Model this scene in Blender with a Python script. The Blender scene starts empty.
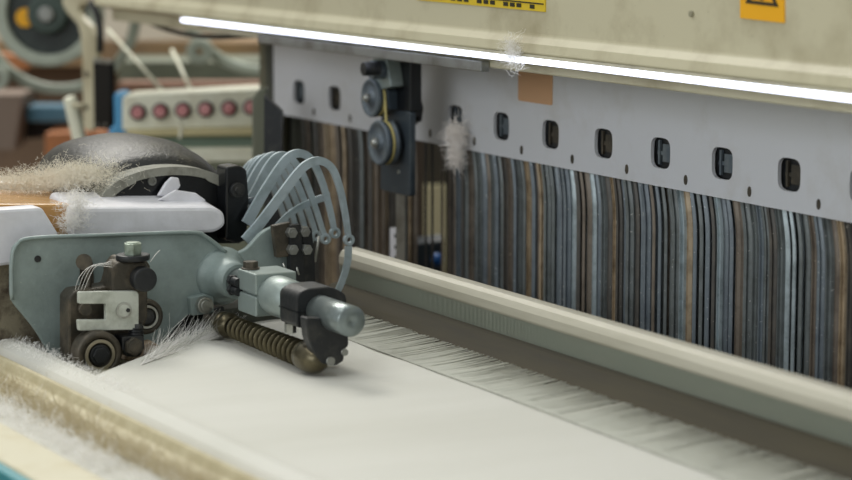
import bpy, bmesh, math, random
from mathutils import Vector, Matrix
random.seed(7)
SC = bpy.context.scene
COL = SC.collection
V = Vector

# ------------------------------------------------------------------ camera
FPX = 2400.0; HY = -103.0; VX = -860.0
PIT = math.atan((240-HY)/FPX); YAW = math.atan((426-VX)/math.hypot(FPX, 240-HY))
FH = V((-math.cos(YAW), math.sin(YAW), 0)); RT = V((math.sin(YAW), math.cos(YAW), 0))
FW = FH*math.cos(PIT)+V((0, 0, -math.sin(PIT))); UP = FH*math.sin(PIT)+V((0, 0, math.cos(PIT)))
CAM = V((0, 0, .34))-1.8*FH
def ray(x, y): return FW+RT*((x-426)/FPX)+UP*((240-y)/FPX)
def at(x, y, ax, v):
    """world point seen at photo pixel x,y on the plane axis ax = v (0 x, 1 y, 2 z)"""
    d = ray(x, y); return CAM+d*((v-CAM[ax])/d[ax])
def atd(x, y, D): return CAM+ray(x, y)*D
def psz(P): return (V(P)-CAM).dot(FW)/FPX          # metres per pixel at P

cd = bpy.data.cameras.new('camera'); cam = bpy.data.objects.new('camera', cd); COL.objects.link(cam)
cd.sensor_width = 36; cd.lens = 36*FPX/852; cd.clip_start = .02; cd.clip_end = 60
cam.matrix_world = Matrix.Translation(CAM) @ Matrix((RT, UP, -FW)).transposed().to_4x4()
cd.dof.use_dof = True; cd.dof.focus_distance = 1.86; cd.dof.aperture_fstop = 6.0
SC.camera = cam

# ------------------------------------------------------------------ materials
def lin(c):
    return tuple(((v/255)/12.92 if v/255 <= .04045 else ((v/255+.055)/1.055)**2.4) for v in c)+(1,)
MC = {}
def mat(name, c, rough=.5, metal=0., c2=None, ns=30., lo=.45, hi=.7, bump=0., bs=200., emit=0., stretch=(1, 1, 1), spec=.5, c3=None, spk=.68):
    """two-colour noise material: c base, c2 dirt/dust colour, c3 fine specks"""
    if name in MC: return MC[name]
    m = bpy.data.materials.new(name); m.use_nodes = True; n = m.node_tree.nodes; l = m.node_tree.links
    b = n['Principled BSDF']; b.inputs['Base Color'].default_value = lin(c)
    b.inputs['Roughness'].default_value = rough; b.inputs['Metallic'].default_value = metal
    b.inputs['Specular IOR Level'].default_value = spec
    tc = n.new('ShaderNodeTexCoord'); mp = n.new('ShaderNodeMapping'); mp.inputs['Scale'].default_value = stretch
    gm = n.new('ShaderNodeNewGeometry')
    l.new(gm.outputs['Position'], mp.inputs['Vector'])
    src = None
    if c2:
        t = n.new('ShaderNodeTexNoise'); t.inputs['Scale'].default_value = ns; t.inputs['Detail'].default_value = 6; t.inputs['Roughness'].default_value = .65
        l.new(mp.outputs[0], t.inputs['Vector'])
        r = n.new('ShaderNodeValToRGB'); r.color_ramp.elements[0].position = lo; r.color_ramp.elements[1].position = hi
        r.color_ramp.elements[0].color = lin(c); r.color_ramp.elements[1].color = lin(c2)
        l.new(t.outputs['Fac'], r.inputs[0]); src = r.outputs[0]
        if c3:
            t2 = n.new('ShaderNodeTexNoise'); t2.inputs['Scale'].default_value = 420; t2.inputs['Detail'].default_value = 2
            l.new(gm.outputs['Position'], t2.inputs['Vector'])
            r2 = n.new('ShaderNodeValToRGB'); r2.color_ramp.elements[0].position = spk; r2.color_ramp.elements[1].position = spk+.04
            l.new(t2.outputs['Fac'], r2.inputs[0])
            mx = n.new('ShaderNodeMix'); mx.data_type = 'RGBA'
            l.new(r2.outputs[0], mx.inputs[0]); l.new(src, mx.inputs[6]); mx.inputs[7].default_value = lin(c3)
            src = mx.outputs[2]
        l.new(src, b.inputs['Base Color'])
    if bump:
        t3 = n.new('ShaderNodeTexNoise'); t3.inputs['Scale'].default_value = bs; t3.inputs['Detail'].default_value = 4
        l.new(mp.outputs[0], t3.inputs['Vector'])
        bp = n.new('ShaderNodeBump'); bp.inputs['Strength'].default_value = bump; bp.inputs['Distance'].default_value = .001
        l.new(t3.outputs['Fac'], bp.inputs['Height']); l.new(bp.outputs[0], b.inputs['Normal'])
    if emit:
        b.inputs['Emission Color'].default_value = lin(c); b.inputs['Emission Strength'].default_value = emit
    MC[name] = m; return m

M = {}
M['cream'] = mat('cream_paint', (196, 190, 162), .45, 0, (146, 134, 102), 9, .48, .8, .15, 90, c3=(140, 130, 100), spk=.76)
M['creamgrey'] = mat('cream_grey_paint', (150, 146, 122), .5, 0, (110, 106, 86), 20)
M['frame'] = mat('heald_frame_paint', (204, 206, 210), .4, .0, (186, 184, 180), 14, .5, .85, .08, 120)
M['alu'] = mat('aluminium', (150, 152, 148), .35, .7, (110, 108, 100), 30)
M['green'] = mat('green_grey_cast_metal', (148, 162, 160), .48, .15, (112, 125, 120), 16, .4, .75, .35, 240, c3=(172, 184, 176), spk=.74)
M['greend'] = mat('green_grey_machined', (146, 158, 155), .4, .4, (132, 142, 136), 28, .4, .8, .2, 300)
M['black'] = mat('black_metal', (34, 36, 38), .42, .2, (78, 76, 70), 60, .52, .85, .3, 260)
M['blacksh'] = mat('black_gloss_plastic', (14, 16, 19), .28, 0, (34, 38, 42), 40, .5, .85)
M['dusty'] = mat('dusty_black_cover', (16, 18, 18), .45, 0, (88, 85, 72), 26, .46, .85, .6, 320, c3=(150, 146, 130), spk=.69)
M['strap'] = mat('grey_webbing_strap', (142, 142, 132), .7, 0, (112, 110, 100), 80, bump=.5, bs=500)
M['darksteel'] = mat('dark_oiled_steel', (66, 62, 54), .45, .4, (112, 102, 86), 50, .45, .8, .4, 260)
M['steel'] = mat('bright_steel', (176, 178, 172), .3, .75, (130, 128, 118), 60)
M['platewhite'] = mat('pale_machined_plate', (198, 202, 192), .45, .25, (160, 164, 152), 50, bump=.2)
M['boltgreen'] = mat('zinc_bolt', (160, 172, 158), .35, .6, (108, 118, 104), 90)
M['brass'] = mat('oiled_brass_steel', (104, 97, 76), .32, .75, (58, 53, 40), 60, .4, .75)
M['coredark'] = mat('roller_core', (20, 18, 14), .5, .3)
M['cloth'] = mat('white_woven_cloth', (209, 208, 200), .9, 0, (202, 201, 192), 6, bump=.35, bs=900, stretch=(1, .25, 1))
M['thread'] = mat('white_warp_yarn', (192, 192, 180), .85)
M['threadd'] = mat('shade_tinted_yarn', (164, 164, 152), .85)  # white yarn darkened, painting gap shade into the lower warp
M['lint'] = mat('white_lint', (246, 244, 240), .95)
M['linttan'] = mat('tan_lint', (228, 222, 206), .95)
M['lintpink'] = mat('pinkish_lint', (250, 244, 238), .95)
M['white'] = mat('white_wrap', (226, 226, 232), .45, 0, (206, 206, 210), 20, bump=.3, bs=60)
M['card'] = mat('brown_cardboard', (176, 138, 92), .6, 0, (146, 108, 66), 18)
M['tape'] = mat('glossy_tan_tape', (190, 146, 88), .2, 0, (170, 122, 66), 12)
M['wood'] = mat('tan_felt', (176, 158, 136), .8, 0, (140, 120, 100), 60)
M['lever'] = mat('blue_grey_lever', (176, 190, 196), .36, .3, (146, 160, 164), 40)
M['plateblue'] = mat('blue_black_plate', (62, 72, 80), .38, .4, (92, 100, 104), 40, .5, .8)
M['pul'] = mat('grey_pulley_plastic', (84, 94, 102), .45, .2, (112, 120, 122), 60)
M['belt'] = mat('yellow_cord', (190, 176, 112), .6)
M['rodsteel'] = mat('rod_steel', (132, 142, 142), .3, .6, (104, 112, 110), 40, bump=.1)
M['led'] = mat('led_diffuser', (228, 234, 255), .4, emit=3.2)
M['rail'] = mat('cream_rail', (194, 188, 162), .5, 0, (182, 172, 138), 25)
M['tanrail'] = mat('tan_fuzzy_rail', (180, 170, 138), .7, 0, (200, 192, 162), 60, bump=.6)
M['teal'] = mat('teal_edge', (46, 132, 140), .5)
M['reedcap'] = mat('worn_reed_cap', (196, 192, 176), .45, .1, (168, 164, 146), 20, stretch=(.1, 1, 1))
M['reedmid'] = mat('reed_dent_steel', (164, 170, 156), .5, .3, (168, 172, 158), 60, stretch=(.2, 1, 1))
M['sley'] = mat('brown_sley_bar', (60, 54, 36), .85, 0, (46, 42, 30), 30, stretch=(.1, 1, 1))
HED = [mat('heddle_blue_steel', (122, 131, 137), .42, .2, (102, 110, 118), 60, c3=(190, 196, 196), spk=.69),
       mat('heddle_grey_steel', (116, 122, 122), .45, .2, (92, 96, 94), 60, c3=(190, 190, 184), spk=.70),
       mat('heddle_dark_steel', (84, 82, 78), .5, .2, (106, 100, 92), 60, c3=(170, 165, 155), spk=.71),
       mat('heddle_brown_steel', (128, 118, 106), .5, .2, (98, 88, 78), 60, c3=(180, 170, 155), spk=.71),
       mat('heddle_tan_steel', (176, 158, 132), .45, .2, (120, 104, 82), 60),
       mat('heddle_pale_steel', (172, 184, 188), .38, .3, (120, 130, 132), 60)]
M['yellow'] = mat('yellow_label', (216, 186, 40), .5)
M['orange'] = mat('amber_sticker', (236, 172, 14), .5)
M['printblk'] = mat('black_print', (40, 36, 20), .6)
M['tan'] = mat('tan_paper_label', (200, 158, 120), .7)
M['blue'] = mat('blue_paint', (70, 142, 186), .5)
M['pink'] = mat('pink_button', (206, 150, 150), .4, 0, (176, 100, 104), 90)
M['maroon'] = mat('dark_maroon_ring', (72, 50, 48), .4)
M['panel'] = mat('pale_panel', (216, 216, 196), .5, 0, (194, 190, 166), 20)
M['wheelg'] = mat('grey_green_paint', (164, 172, 158), .5, 0, (118, 124, 110), 12)
M['dkgreen'] = mat('dark_green_black', (34, 42, 40), .45, 0, (60, 70, 66), 20)
M['hub'] = mat('hub_grey', (62, 76, 70), .5, .1)
M['brown'] = mat('brown_machine_housing', (122, 98, 76), .7, 0, (86, 68, 56), 3, bump=.2, bs=20)
M['orangeb'] = mat('rust_orange_panel', (178, 112, 62), .6, 0, (150, 92, 52), 5)
M['dkgrey'] = mat('dark_grey_machine', (60, 62, 54), .6, 0, (90, 92, 80), 6)
M['greyg'] = mat('grey_green_machine', (104, 110, 92), .6, 0, (78, 84, 70), 6)
M['wall'] = mat('factory_wall', (226, 218, 200), .8, 0, (190, 178, 160), 1)
M['floor'] = mat('factory_floor', (120, 104, 88), .7, 0, (92, 78, 66), 2)
M['bluedk'] = mat('dull_blue_cloth', (70, 110, 130), .7)
M['brightblue'] = mat('bright_blue_plastic', (40, 110, 190), .4)

# ------------------------------------------------------------------ mesh helpers
def bm_(): return bmesh.new()
def quadstrip(bm, rings, closed=True, cap=True, smooth=False):
    vs = [[bm.verts.new(p) for p in r] for r in rings]; n = len(rings[0])
    for a, b in zip(vs, vs[1:]):
        for i in range(n if closed else n-1):
            j = (i+1) % n
            f = bm.faces.new((a[i], a[j], b[j], b[i])); f.smooth = smooth
    if cap and closed:
        bm.faces.new(vs[0][::-1]); bm.faces.new(vs[-1])
def box(bm, x0, x1, y0, y1, z0, z1):
    quadstrip(bm, [[(x0, y0, z), (x1, y0, z), (x1, y1, z), (x0, y1, z)] for z in (z0, z1)])
def prism(bm, pts, vec):
    vec = V(vec); quadstrip(bm, [[V(p) for p in pts], [V(p)+vec for p in pts]])
def pxprism(bm, px, X, depth, ax=0):
    """outline given where the photo shows it, on the plane ax = X, with real thickness depth going away"""
    d = [0, 0, 0]; d[ax] = depth
    prism(bm, [at(x, y, ax, X) for x, y in px], d)
def frame_of(d):
    d = V(d).normalized(); u = d.cross(V((0, 0, 1)))
    if u.length < 1e-3: u = V((1, 0, 0))
    u.normalize(); return u, u.cross(d).normalized()
def cyl(bm, a, b, r, r2=None, n=28, smooth=True, rot=0.):
    a = V(a); b = V(b); u, w = frame_of(b-a); r2 = r if r2 is None else r2
    quadstrip(bm, [[c+(u*math.cos(rot+t*2*math.pi/n)+w*math.sin(rot+t*2*math.pi/n))*q for t in range(n)] for c, q in ((a, r), (b, r2))], smooth=smooth)
def lathe(bm, a, d, prof, n=32):
    """prof: (distance along d, radius)"""
    a = V(a); d = V(d).normalized(); u, w = frame_of(d)
    quadstrip(bm, [[a+d*s+(u*math.cos(t*2*math.pi/n)+w*math.sin(t*2*math.pi/n))*max(q, 1e-5) for t in range(n)] for s, q in prof], smooth=True)
def tube(bm, pts, r, n=8, r2=None):
    pts = [V(p) for p in pts]; rings = []
    u, w = frame_of(pts[1]-pts[0])
    for i, p in enumerate(pts):
        d = (pts[min(i+1, len(pts)-1)]-pts[max(i-1, 0)]).normalized()
        u = (u-d*u.dot(d)).normalized(); w = u.cross(d)
        q = r if r2 is None else r+(r2-r)*i/(len(pts)-1)
        rings.append([p+(u*math.cos(t*2*math.pi/n)+w*math.sin(t*2*math.pi/n))*q for t in range(n)])
    quadstrip(bm, rings, smooth=True)
def ringtorus(bm, c, ax, R, r, n=40, m=8):
    c = V(c); u, w = frame_of(ax); ax = V(ax).normalized()
    rings = []
    for i in range(n+1):
        t = i*2*math.pi/n; d = u*math.cos(t)+w*math.sin(t)
        rings.append([c+d*(R+r*math.cos(s*2*math.pi/m))+ax*r*math.sin(s*2*math.pi/m) for s in range(m)])
    quadstrip(bm, rings, cap=False, smooth=True)
def annulus(bm, c, ax, r0, r1, h, n=40):
    c = V(c); ax = V(ax).normalized(); u, w = frame_of(ax)
    rings = []
    for i in range(n+1):
        t = i*2*math.pi/n; d = u*math.cos(t)+w*math.sin(t)
        rings.append([c+d*r0, c+d*r1, c+d*r1+ax*h, c+d*r0+ax*h])
    quadstrip(bm, rings, cap=False, smooth=False)
def cr(pts, k=6):
    """Catmull-Rom through points"""
    pts = [V(p) for p in pts]; out = []
    P = [pts[0]*2-pts[1]]+pts+[pts[-1]*2-pts[-2]]
    for i in range(1, len(P)-2):
        a, b, c, d = P[i-1:i+3]
        for j in range(k):
            t = j/k
            out.append(.5*((2*b)+(c-a)*t+(2*a-5*b+4*c-d)*t*t+(3*b-a-3*c+d)*t**3))
    out.append(pts[-1]); return out
def roundpoly(pts, r, k=5):
    """round 2d polygon corners"""
    out = []; n = len(pts)
    for i in range(n):
        p, a, b = V(pts[i]), V(pts[i-1]), V(pts[(i+1) % n])
        la, lb = (a-p).length, (b-p).length; q = min(r, la*.45, lb*.45)
        s, e = p+(a-p)/la*q, p+(b-p)/lb*q
        for j in range(k+1):
            t = j/k; out.append(tuple((1-t)**2*s+2*t*(1-t)*p+t*t*e))
    return out
def strand(bm, p, d, L, w, curl=.3, seg=4):
    """one fibre: a thin curved three-sided hair"""
    p = V(p); d = V(d).normalized(); pts = [p]
    for i in range(seg):
        d = (d+V([random.gauss(0, curl) for _ in range(3)])).normalized(); p = p+d*L/seg; pts.append(p)
    u, v = frame_of(d); rings = []
    for i, q in enumerate(pts):
        s = w*(1-.6*i/seg); rings.append([q+u*s, q-u*s*.5+v*s*.87, q-u*s*.5-v*s*.87])
    quadstrip(bm, rings)
def fluff(bm, c, R, n, L, w, curl=.5, bias=(0, 0, 0)):
    for _ in range(n):
        q = V([random.gauss(0, .45) for _ in range(3)]); p = V(c)+V((q.x*R[0], q.y*R[1], q.z*R[2]))
        strand(bm, p, V([random.gauss(0, 1) for _ in range(3)])+V(bias), L*random.uniform(.5, 1.3), w, curl)

WL = {}
def thing(name, label, cat, loc, group=None):
    o = bpy.data.objects.new(name, None); COL.objects.link(o); o.empty_display_size = .02
    o.location = V(loc); WL[o.name] = V(loc); o['label'] = label; o['category'] = cat; o['kind'] = 'thing'
    if group: o['group'] = group
    return o
def obj(name, bm, m, parent=None, bev=0., label=None, smooth=False):
    bmesh.ops.recalc_face_normals(bm, faces=bm.faces)
    lo = V([min(v.co[i] for v in bm.verts) for i in range(3)]); hi = V([max(v.co[i] for v in bm.verts) for i in range(3)])
    org = V(((lo.x+hi.x)/2, (lo.y+hi.y)/2, lo.z))
    for v in bm.verts: v.co -= org
    me = bpy.data.meshes.new(name); bm.to_mesh(me); bm.free(); me.materials.append(m)
    o = bpy.data.objects.new(name, me); COL.objects.link(o); WL[o.name] = org
    if parent: o.parent = parent; o.location = org-WL[parent.name]
    else: o.location = org
    if bev:
        b = o.modifiers.new('bevel', 'BEVEL'); b.width = bev; b.segments = 2; b.limit_method = 'ANGLE'; b.angle_limit = math.radians(40)
        b.harden_normals = False
    if label: o['label'] = label
    return o
def tag(o, label=None, cat=None, group=None, kind=None):
    for k, v in (('label', label), ('category', cat), ('group', group), ('kind', kind)):
        if v: o[k] = v
    return o
def one(name, label, cat, bm, m, bev=0., group=None, kind=None): return tag(obj(name, bm, m, None, bev), label, cat, group, kind or 'thing')
def B(fn, *a, **k):
    bm = bm_(); fn(bm, *a, **k); return bm
XA = V((1, 0, 0))
def discx(px, py, X0, X1, rp, **k):
    """cylinder on an X axis centred where the photo shows it at plane X0"""
    c = at(px, py, 0, X0); return B(cyl, c, c+XA*(X1-X0), rp*psz(c), **k)

# ------------------------------------------------------------------ heald frames and heddles
def heald_bar(yf, X0, X1, z0, z1, th, holes):
    """flat bar with real rounded openings: built as columns of faces round each hole"""
    bm = bm_(); hw, hh, zc = .0138, .0122, .1405
    xs = sorted(holes); cells = []; c0 = X0
    for x in xs:
        cells.append((c0, x-.02, None)); cells.append((x-.02, x+.02, x)); c0 = x+.02
    cells.append((c0, X1, None))
    for a, b, h in cells:
        if b-a < 1e-4: continue
        if h is None:
            box(bm, a, b, yf, yf+th, z0, z1); continue
        N = 24; inner = []; outer = []
        for i in range(N):
            t = 2*math.pi*i/N; c, s = math.cos(t), math.sin(t)
            inner.append((h+hw*math.copysign(abs(c)**.55, c), zc+hh*math.copysign(abs(s)**.55, s)))
            k = min((.02/abs(c)) if abs(c) > 1e-6 else 9, ((z1-zc if s > 0 else zc-z0)/abs(s)) if abs(s) > 1e-6 else 9)
            outer.append((h+k*c, zc+k*s))
        # force square corners
        for cx, cz in ((h+.02, z1), (h-.02, z1), (h-.02, z0), (h+.02, z0)):
            i = min(range(N), key=lambda q: (outer[q][0]-cx)**2+(outer[q][1]-cz)**2); outer[i] = (cx, cz)
        vf = [[bm.verts.new((p[0], y, p[1])) for p in ring] for ring in (outer, inner) for y in (yf, yf+th)]
        of, ob, inf, inb = vf
        for i in range(N):
            j = (i+1) % N
            bm.faces.new((of[i], of[j], inf[j], inf[i])); bm.faces.new((ob[i], inb[i], inb[j], ob[j])); bm.faces.new((inf[i], inf[j], inb[j], inb[i]))
            bm.faces.new((of[i], ob[i], ob[j], of[j]))
    return bm
HX = [-.657+.0842*i for i in range(13)]
def heddle_mesh(w, ang, zt, zb, kink):
    """steel strip with a folded edge, bent over near its top hook"""
    bm = bm_(); rings = []
    L = [(zt, -kink), (zt-.006, -kink*.75), (zt-.014, -kink*.4), (zt-.024, -kink*.12), (zt-.036, 0), (zt-.07, 0), (zb+.06, 0), (zb, 0)]
    ca, sa = math.cos(ang), math.sin(ang)
    for z, dx in L:
        f_ = [(-w/2, 0), (-w*.2, -w*.22), (-w*.12, 0), (w*.2, -w*.05), (w*.3, -w*.28), (w/2, 0)]; pr = f_+[(x_, y_+.0006) for x_, y_ in f_[::-1]]
        rings.append([(dx+x*ca-y*sa, x*sa+y*ca, z) for x, y in pr])
    quadstrip(bm, rings); return bm
def heald_frame(i, yf, label):
    t = thing('heald_frame', label, 'heald frame', (-.1, yf, -.12), 'heald frames of the loom')
    dz = -.0005*i
    X1 = .95
    obj('frame_bar', heald_bar(yf, -.72, X1, .114+dz, .2, .003, HX+[HX[-1]+.0842*k for k in range(1, 7)]), M['frame'], t)
    b = bm_(); box(b, -.74, -.721, yf-.001, yf+.012, -.12, .2); obj('end_stay', b, M['dkgrey'], t, .001)
    b = bm_(); box(b, -.72, X1, yf+.0032, yf+.0062, .1165+dz, .123+dz); obj('heddle_rod', b, M['darksteel'], t)
    protos = {}
    xs = []
    x = -.70+.004*i
    while x < .272:
        if x < -.41-.05*i: x += random.uniform(.011, .021); k = 'l'
        elif x < -.345-.05*i:
            x += random.uniform(.013, .02); k = 'g'
            if i: continue
        else: x += random.uniform(.0074, .0088); k = 'd'
        xs.append((x, k))
    if len(xs) > 98: xs = xs[-98:]
    if i == 0:
        # small eyelets and screws along the bar
        for h in HX+[HX[-1]+.0842*k for k in range(1, 3)]:
            b = bm_(); cyl(b, (h+.036, yf-.0006, .123), (h+.036, yf+.001, .123), .0028, n=14)
            for v in b.verts: v.co.z = .123+(v.co.z-.123)*1.4; v.co.x = h+.036+(v.co.x-h-.036)*.8
            obj('rivet', b, M['darksteel'], t)
            b = bm_(); box(b, h-.0165, h+.0165, yf+.0050, yf+.0062, .126, .155); obj('slot_dark_sheet', b, M['blacksh'], t)  # black sheet added behind each slot, standing in for its inner darkness
            b = bm_(); box(b, h-.002, h+.0115, yf+.0034, yf+.0050, .1335, .1475); box(b, h-.008, h-.0055, yf+.0030, yf+.0050, .131, .150); box(b, h-.010, h+.011, yf+.0038, yf+.0050, .1385, .1415)
            obj('spacer_clip', b, M['pul'] if int(abs(h)*100) % 3 else M['darksteel'], t)
    for x, k in xs:
        if k == 'd': w = random.choice((.0066, .008, .0095)); mi = random.choices(range(6), (9, 10, 6, 6, 1, 3))[0]; kk = .006
        elif k == 'g': w = .003; mi = random.choice((2, 3)); kk = 0
        else: w = random.choice((.006, .009, .012)); mi = random.choices(range(6), (0, 1, 5, 6, 6, 1))[0]; kk = .004
        a = random.choice((-.5, -.2, .25, .7)) if k != 'g' else 0
        key = (w, mi, a, k)
        if key not in protos:
            o = obj('heddle', heddle_mesh(w, a, .114+dz, -.11, kk), HED[mi], t)
            o.location = V((x, yf+.004, -.11))-WL[t.name]; protos[key] = o
        else:
            o = protos[key].copy(); COL.objects.link(o); o.parent = t; o.location = V((x, yf+.004, -.11))-WL[t.name]
for i, (yf, lb) in enumerate(((.2, 'front pale grey heald frame with oval slots and hanging steel heddles'),
                             (.224, 'second heald frame, seen through the slots just behind the front one'),
                             (.248, 'rearmost heald frame, its heddles in the gaps behind the others'))):
    heald_frame(i, yf, lb)

# tan label and lint on the frame
one('paper_label', 'small blank tan paper label stuck on the pale frame under the light strip', 'label',
    B(prism, [V((p[0], .1992, p[1])) for p in roundpoly([((at(519, 60, 1, .2)).x, at(536, 103, 1, .2).z), (at(553, 60, 1, .2).x, at(536, 103, 1, .2).z), (at(553, 60, 1, .2).x, .205), (at(519, 60, 1, .2).x, .205)], .003)], (0, .0008, 0)), M['tan'])
b = bm_(); c = at(455, 142, 1, .188)
fluff(b, c+V((0, 0, .006)), (.012, .006, .012), 500, .014, .00022, .5, (0, 0, -.4)); fluff(b, c+V((.003, 0, -.012)), (.006, .004, .011), 350, .012, .0002, .4, (0, 0, -1))
one('lint_tuft', 'pinkish white lint tuft hanging under the first slot right of the pulleys', 'lint', b, M['lintpink'], kind='stuff')

# ------------------------------------------------------------------ top beam and its light
X0b = at(100, 0, 1, .12).x
tb = thing('loom_top_beam', 'long cream painted loom beam across the top above the light strip', 'machine beam', (0, .15, .2))
prof = [(.120, .60), (.120, .232), (.114, .226), (.112, .218), (.120, .2155), (.134, .2125), (.134, .2), (.176, .2), (.19, .21), (.19, .60)]
obj('beam_shell', B(prism, [V((X0b, y, z)) for y, z in prof], (2.4, 0, 0)), M['cream'], tb, .0015)
def onbeam(px, py): q = at(px, py, 1, .119); return q
b = bm_(); pts = [onbeam(417, -25), onbeam(545, -12), onbeam(545, 12), onbeam(417, 0)]
prism(b, pts, (0, .001, 0)); wl = obj('warning_label', b, M['yellow'], tb, label='yellow warning label with black print')
b = bm_()
for s in range(17):
    if s % 4 == 3: continue
    u = 424+s*6.6; t0 = .101*(u-417)
    q = [at(u, -7+t0, 1, .1185), at(u+4.4, -6.6+t0, 1, .1185), at(u+4.4, -2.6+t0, 1, .1185), at(u, -3+t0, 1, .1185)]
    prism(b, q, (0, .0006, 0))
q = [at(419, -9, 1, .1185), at(543, 3.5, 1, .1185), at(543, 4.8, 1, .1185), at(419, -7.7, 1, .1185)]; prism(b, q, (0, .0006, 0))
obj('printed_text', b, M['printblk'], wl)
b = bm_(); prism(b, [onbeam(740, -34), onbeam(784, -29), onbeam(784, 23), onbeam(740, 18)], (0, .001, 0))
wt = obj('hazard_sticker', b, M['orange'], tb, label='amber square sticker with black triangle')
b = bm_(); T = [at(762, -31, 1, .1184), at(778, 7, 1, .1184), at(745, 3, 1, .1184)]
cc = (T[0]+T[1]+T[2])/3; inn = [cc+(p-cc)*.72 for p in T]
for i in range(3):
    prism(b, [T[i], T[(i+1) % 3], inn[(i+1) % 3], inn[i]], (0, .0006, 0))
prism(b, [cc+V((-.002, 0, .01)), cc+V((.002, 0, .01)), cc+V((.0015, 0, -.005)), cc+V((-.0015, 0, -.005))], (0, .0006, 0))
obj('triangle_mark', b, M['printblk'], wt)
# screw / dust cap
b = bm_()
for px, py in ((652, 60), (214, 8), (690, 14)):
    c = at(px, py, 1, .118); cyl(b, c, c+V((0, .003, 0)), .0022, n=16)
obj('rivet', b, M['creamgrey'], tb)
Xl = at(183, 17, 1, .112).x
ls = thing('led_light_strip', 'bright cool white light strip along the lower lip of the beam', 'light', (Xl, .11, .2))
obj('diffuser', B(prism, [V((Xl, y, z)) for y, z in ((.1095, .2145), (.1085, .2120), (.1105, .2105), (.118, .2105), (.118, .2145))], (1.9, 0, 0)), M['led'], ls, .0008)
obj('channel', B(prism, [V((Xl-.004, y, z)) for y, z in ((.1108, .2178), (.1085, .2160), (.118, .2158), (.1195, .2095), (.1205, .2095), (.1195, .2178))], (1.91, 0, 0)), M['creamgrey'], ls)
xa, xb = at(262, 36, 1, .13).x, at(486, 66, 1, .13).x
one('metal_cover_strip', 'thin grey metal strip under the beam ending right of the pulley bracket', 'cover strip', B(box, xa, xb, .125, .1335, .197, .206), M['alu'], .0008)
b = bm_(); c = at(512, 52, 1, .108); fluff(b, c+V((0, 0, .0)), (.006, .003, .012), 220, .012, .00018, .5); fluff(b, at(520, 80, 1, .11)+V((0, 0, .018)), (.004, .003, .006), 80, .012, .00018)
one('lint_tuft', 'wisp of lint clinging over the light strip above the tan label', 'lint', b, M['lint'], kind='stuff')

# hanging end arm at the beam's left end
XE = X0b
def AE(x, y): return at(x, y, 1, .118)
ar = thing('end_bracket_arm', 'cream hooked arm hanging from the left end of the beam', 'bracket', AE(88, 130))
out = [(62, -20), (62, 4), (66, 12), (77, 24), (80, 34), (82, 60), (83, 128), (88, 131), (96, 128), (95, 60), (94, 36), (90, 26), (79, 15), (77, 8), (82, 4), (112, 6), (112, -20)]
obj('arm', B(prism, [AE(*p) for p in out], (0, .008, 0)), M['cream'], ar, .0015)
for p in ((88, 74), (87, 107)):
    c = AE(*p); b = bm_(); cyl(b, c+V((0, -.003, 0)), c+V((0, .002, 0)), .0035, n=12)
    obj('screw', b, M['darksteel'], ar)
obj('link_rod', B(tube, cr([AE(92, 2)+V((0, -.002, 0)), AE(97, 14), AE(100, 30), AE(100, 52)]), .0042), M['blacksh'], ar)
b = bm_()
prism(b, [AE(*p)+V((0, -.004, 0)) for p in ((96, 62), (114, 64), (114, 130), (97, 128))], (0, .005, 0)); sb = obj('sensor_box', b, mat('matt_black_box', (6, 6, 8), .6, spec=.2), ar, .001, label='black rectangular sensor box')
b = bm_()
for u in (101, 109):
    c = AE(u, 125)+V((0, -.0045, 0)); box(b, c.x-.003, c.x+.003, c.y, c.y+.001, c.z-.002, c.z+.002)
obj('connector_pin', b, M['alu'], sb)
b = bm_(); prism(b, [AE(96, 58)+V((0, -.004, 0)), AE(114, 60)+V((0, -.004, 0)), AE(114, 64)+V((0, -.004, 0)), AE(96, 62)+V((0, -.004, 0))], (0, .005, 0)); obj('box_cap', b, M['alu'], ar)
one('power_cable', 'black cable sagging below the cream beam left of the light strip', 'cable',
    B(tube, cr([at(130, 8, 1, .16), at(142, 18, 1, .15), at(160, 27, 1, .15), at(185, 34, 1, .15), at(212, 37, 1, .15), at(245, 36, 1, .16), at(290, 34, 1, .17)]), .0028), M['blacksh'])

# ------------------------------------------------------------------ hanging pulley bracket
YP = .150
def PP(x, y, yy=YP): return at(x, y, 1, yy)
pb = thing('pulley_bracket', 'dark hanging bracket with two grey pulleys in front of the frame', 'pulley bracket', PP(395, 195))
obj('mounting_plate', B(prism, [PP(*p) for p in ((387, 60), (410, 62), (410, 112), (387, 111))], (0, .012, 0)), M['blacksh'], pb, .001)
obj('lower_plate', B(prism, [PP(*p) for p in roundpoly([(381, 108), (410, 111), (410, 197), (380, 190)], 3)], (0, .006, 0)), M['plateblue'], pb, .001)
obj('arm_block', B(prism, [at(x, y, 1, .136) for x, y in ((372, 50), (385, 51), (390, 83), (390, 87), (376, 91), (369, 86), (374, 72))], (0, .014, 0)), M['greend'], pb, .001)
b = bm_()
c = at(360, 69, 0, PP(372, 69, .136).x+.0); 
def axp(px, py, X, L, rp, n=28):
    c = at(px, py, 0, X); b = bm_(); cyl(b, c-XA*L, c, rp*psz(c), n=n); return b
XPc = PP(368, 70, .14).x
YN = V((0, -1, 0))
c = at(363, 69, 1, .112); b = bm_(); cyl(b, c-YN*.016, c, .0062, n=26); cyl(b, c-YN*.001, c+YN*.0002, .0032, n=6); obj('socket_bolt', b, M['black'], pb, .0008)
c = at(371, 70, 1, .124); b = bm_(); cyl(b, c-YN*.012, c, .0085, n=26); obj('bolt_collar', b, M['pul'], pb, .0006)
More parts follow.
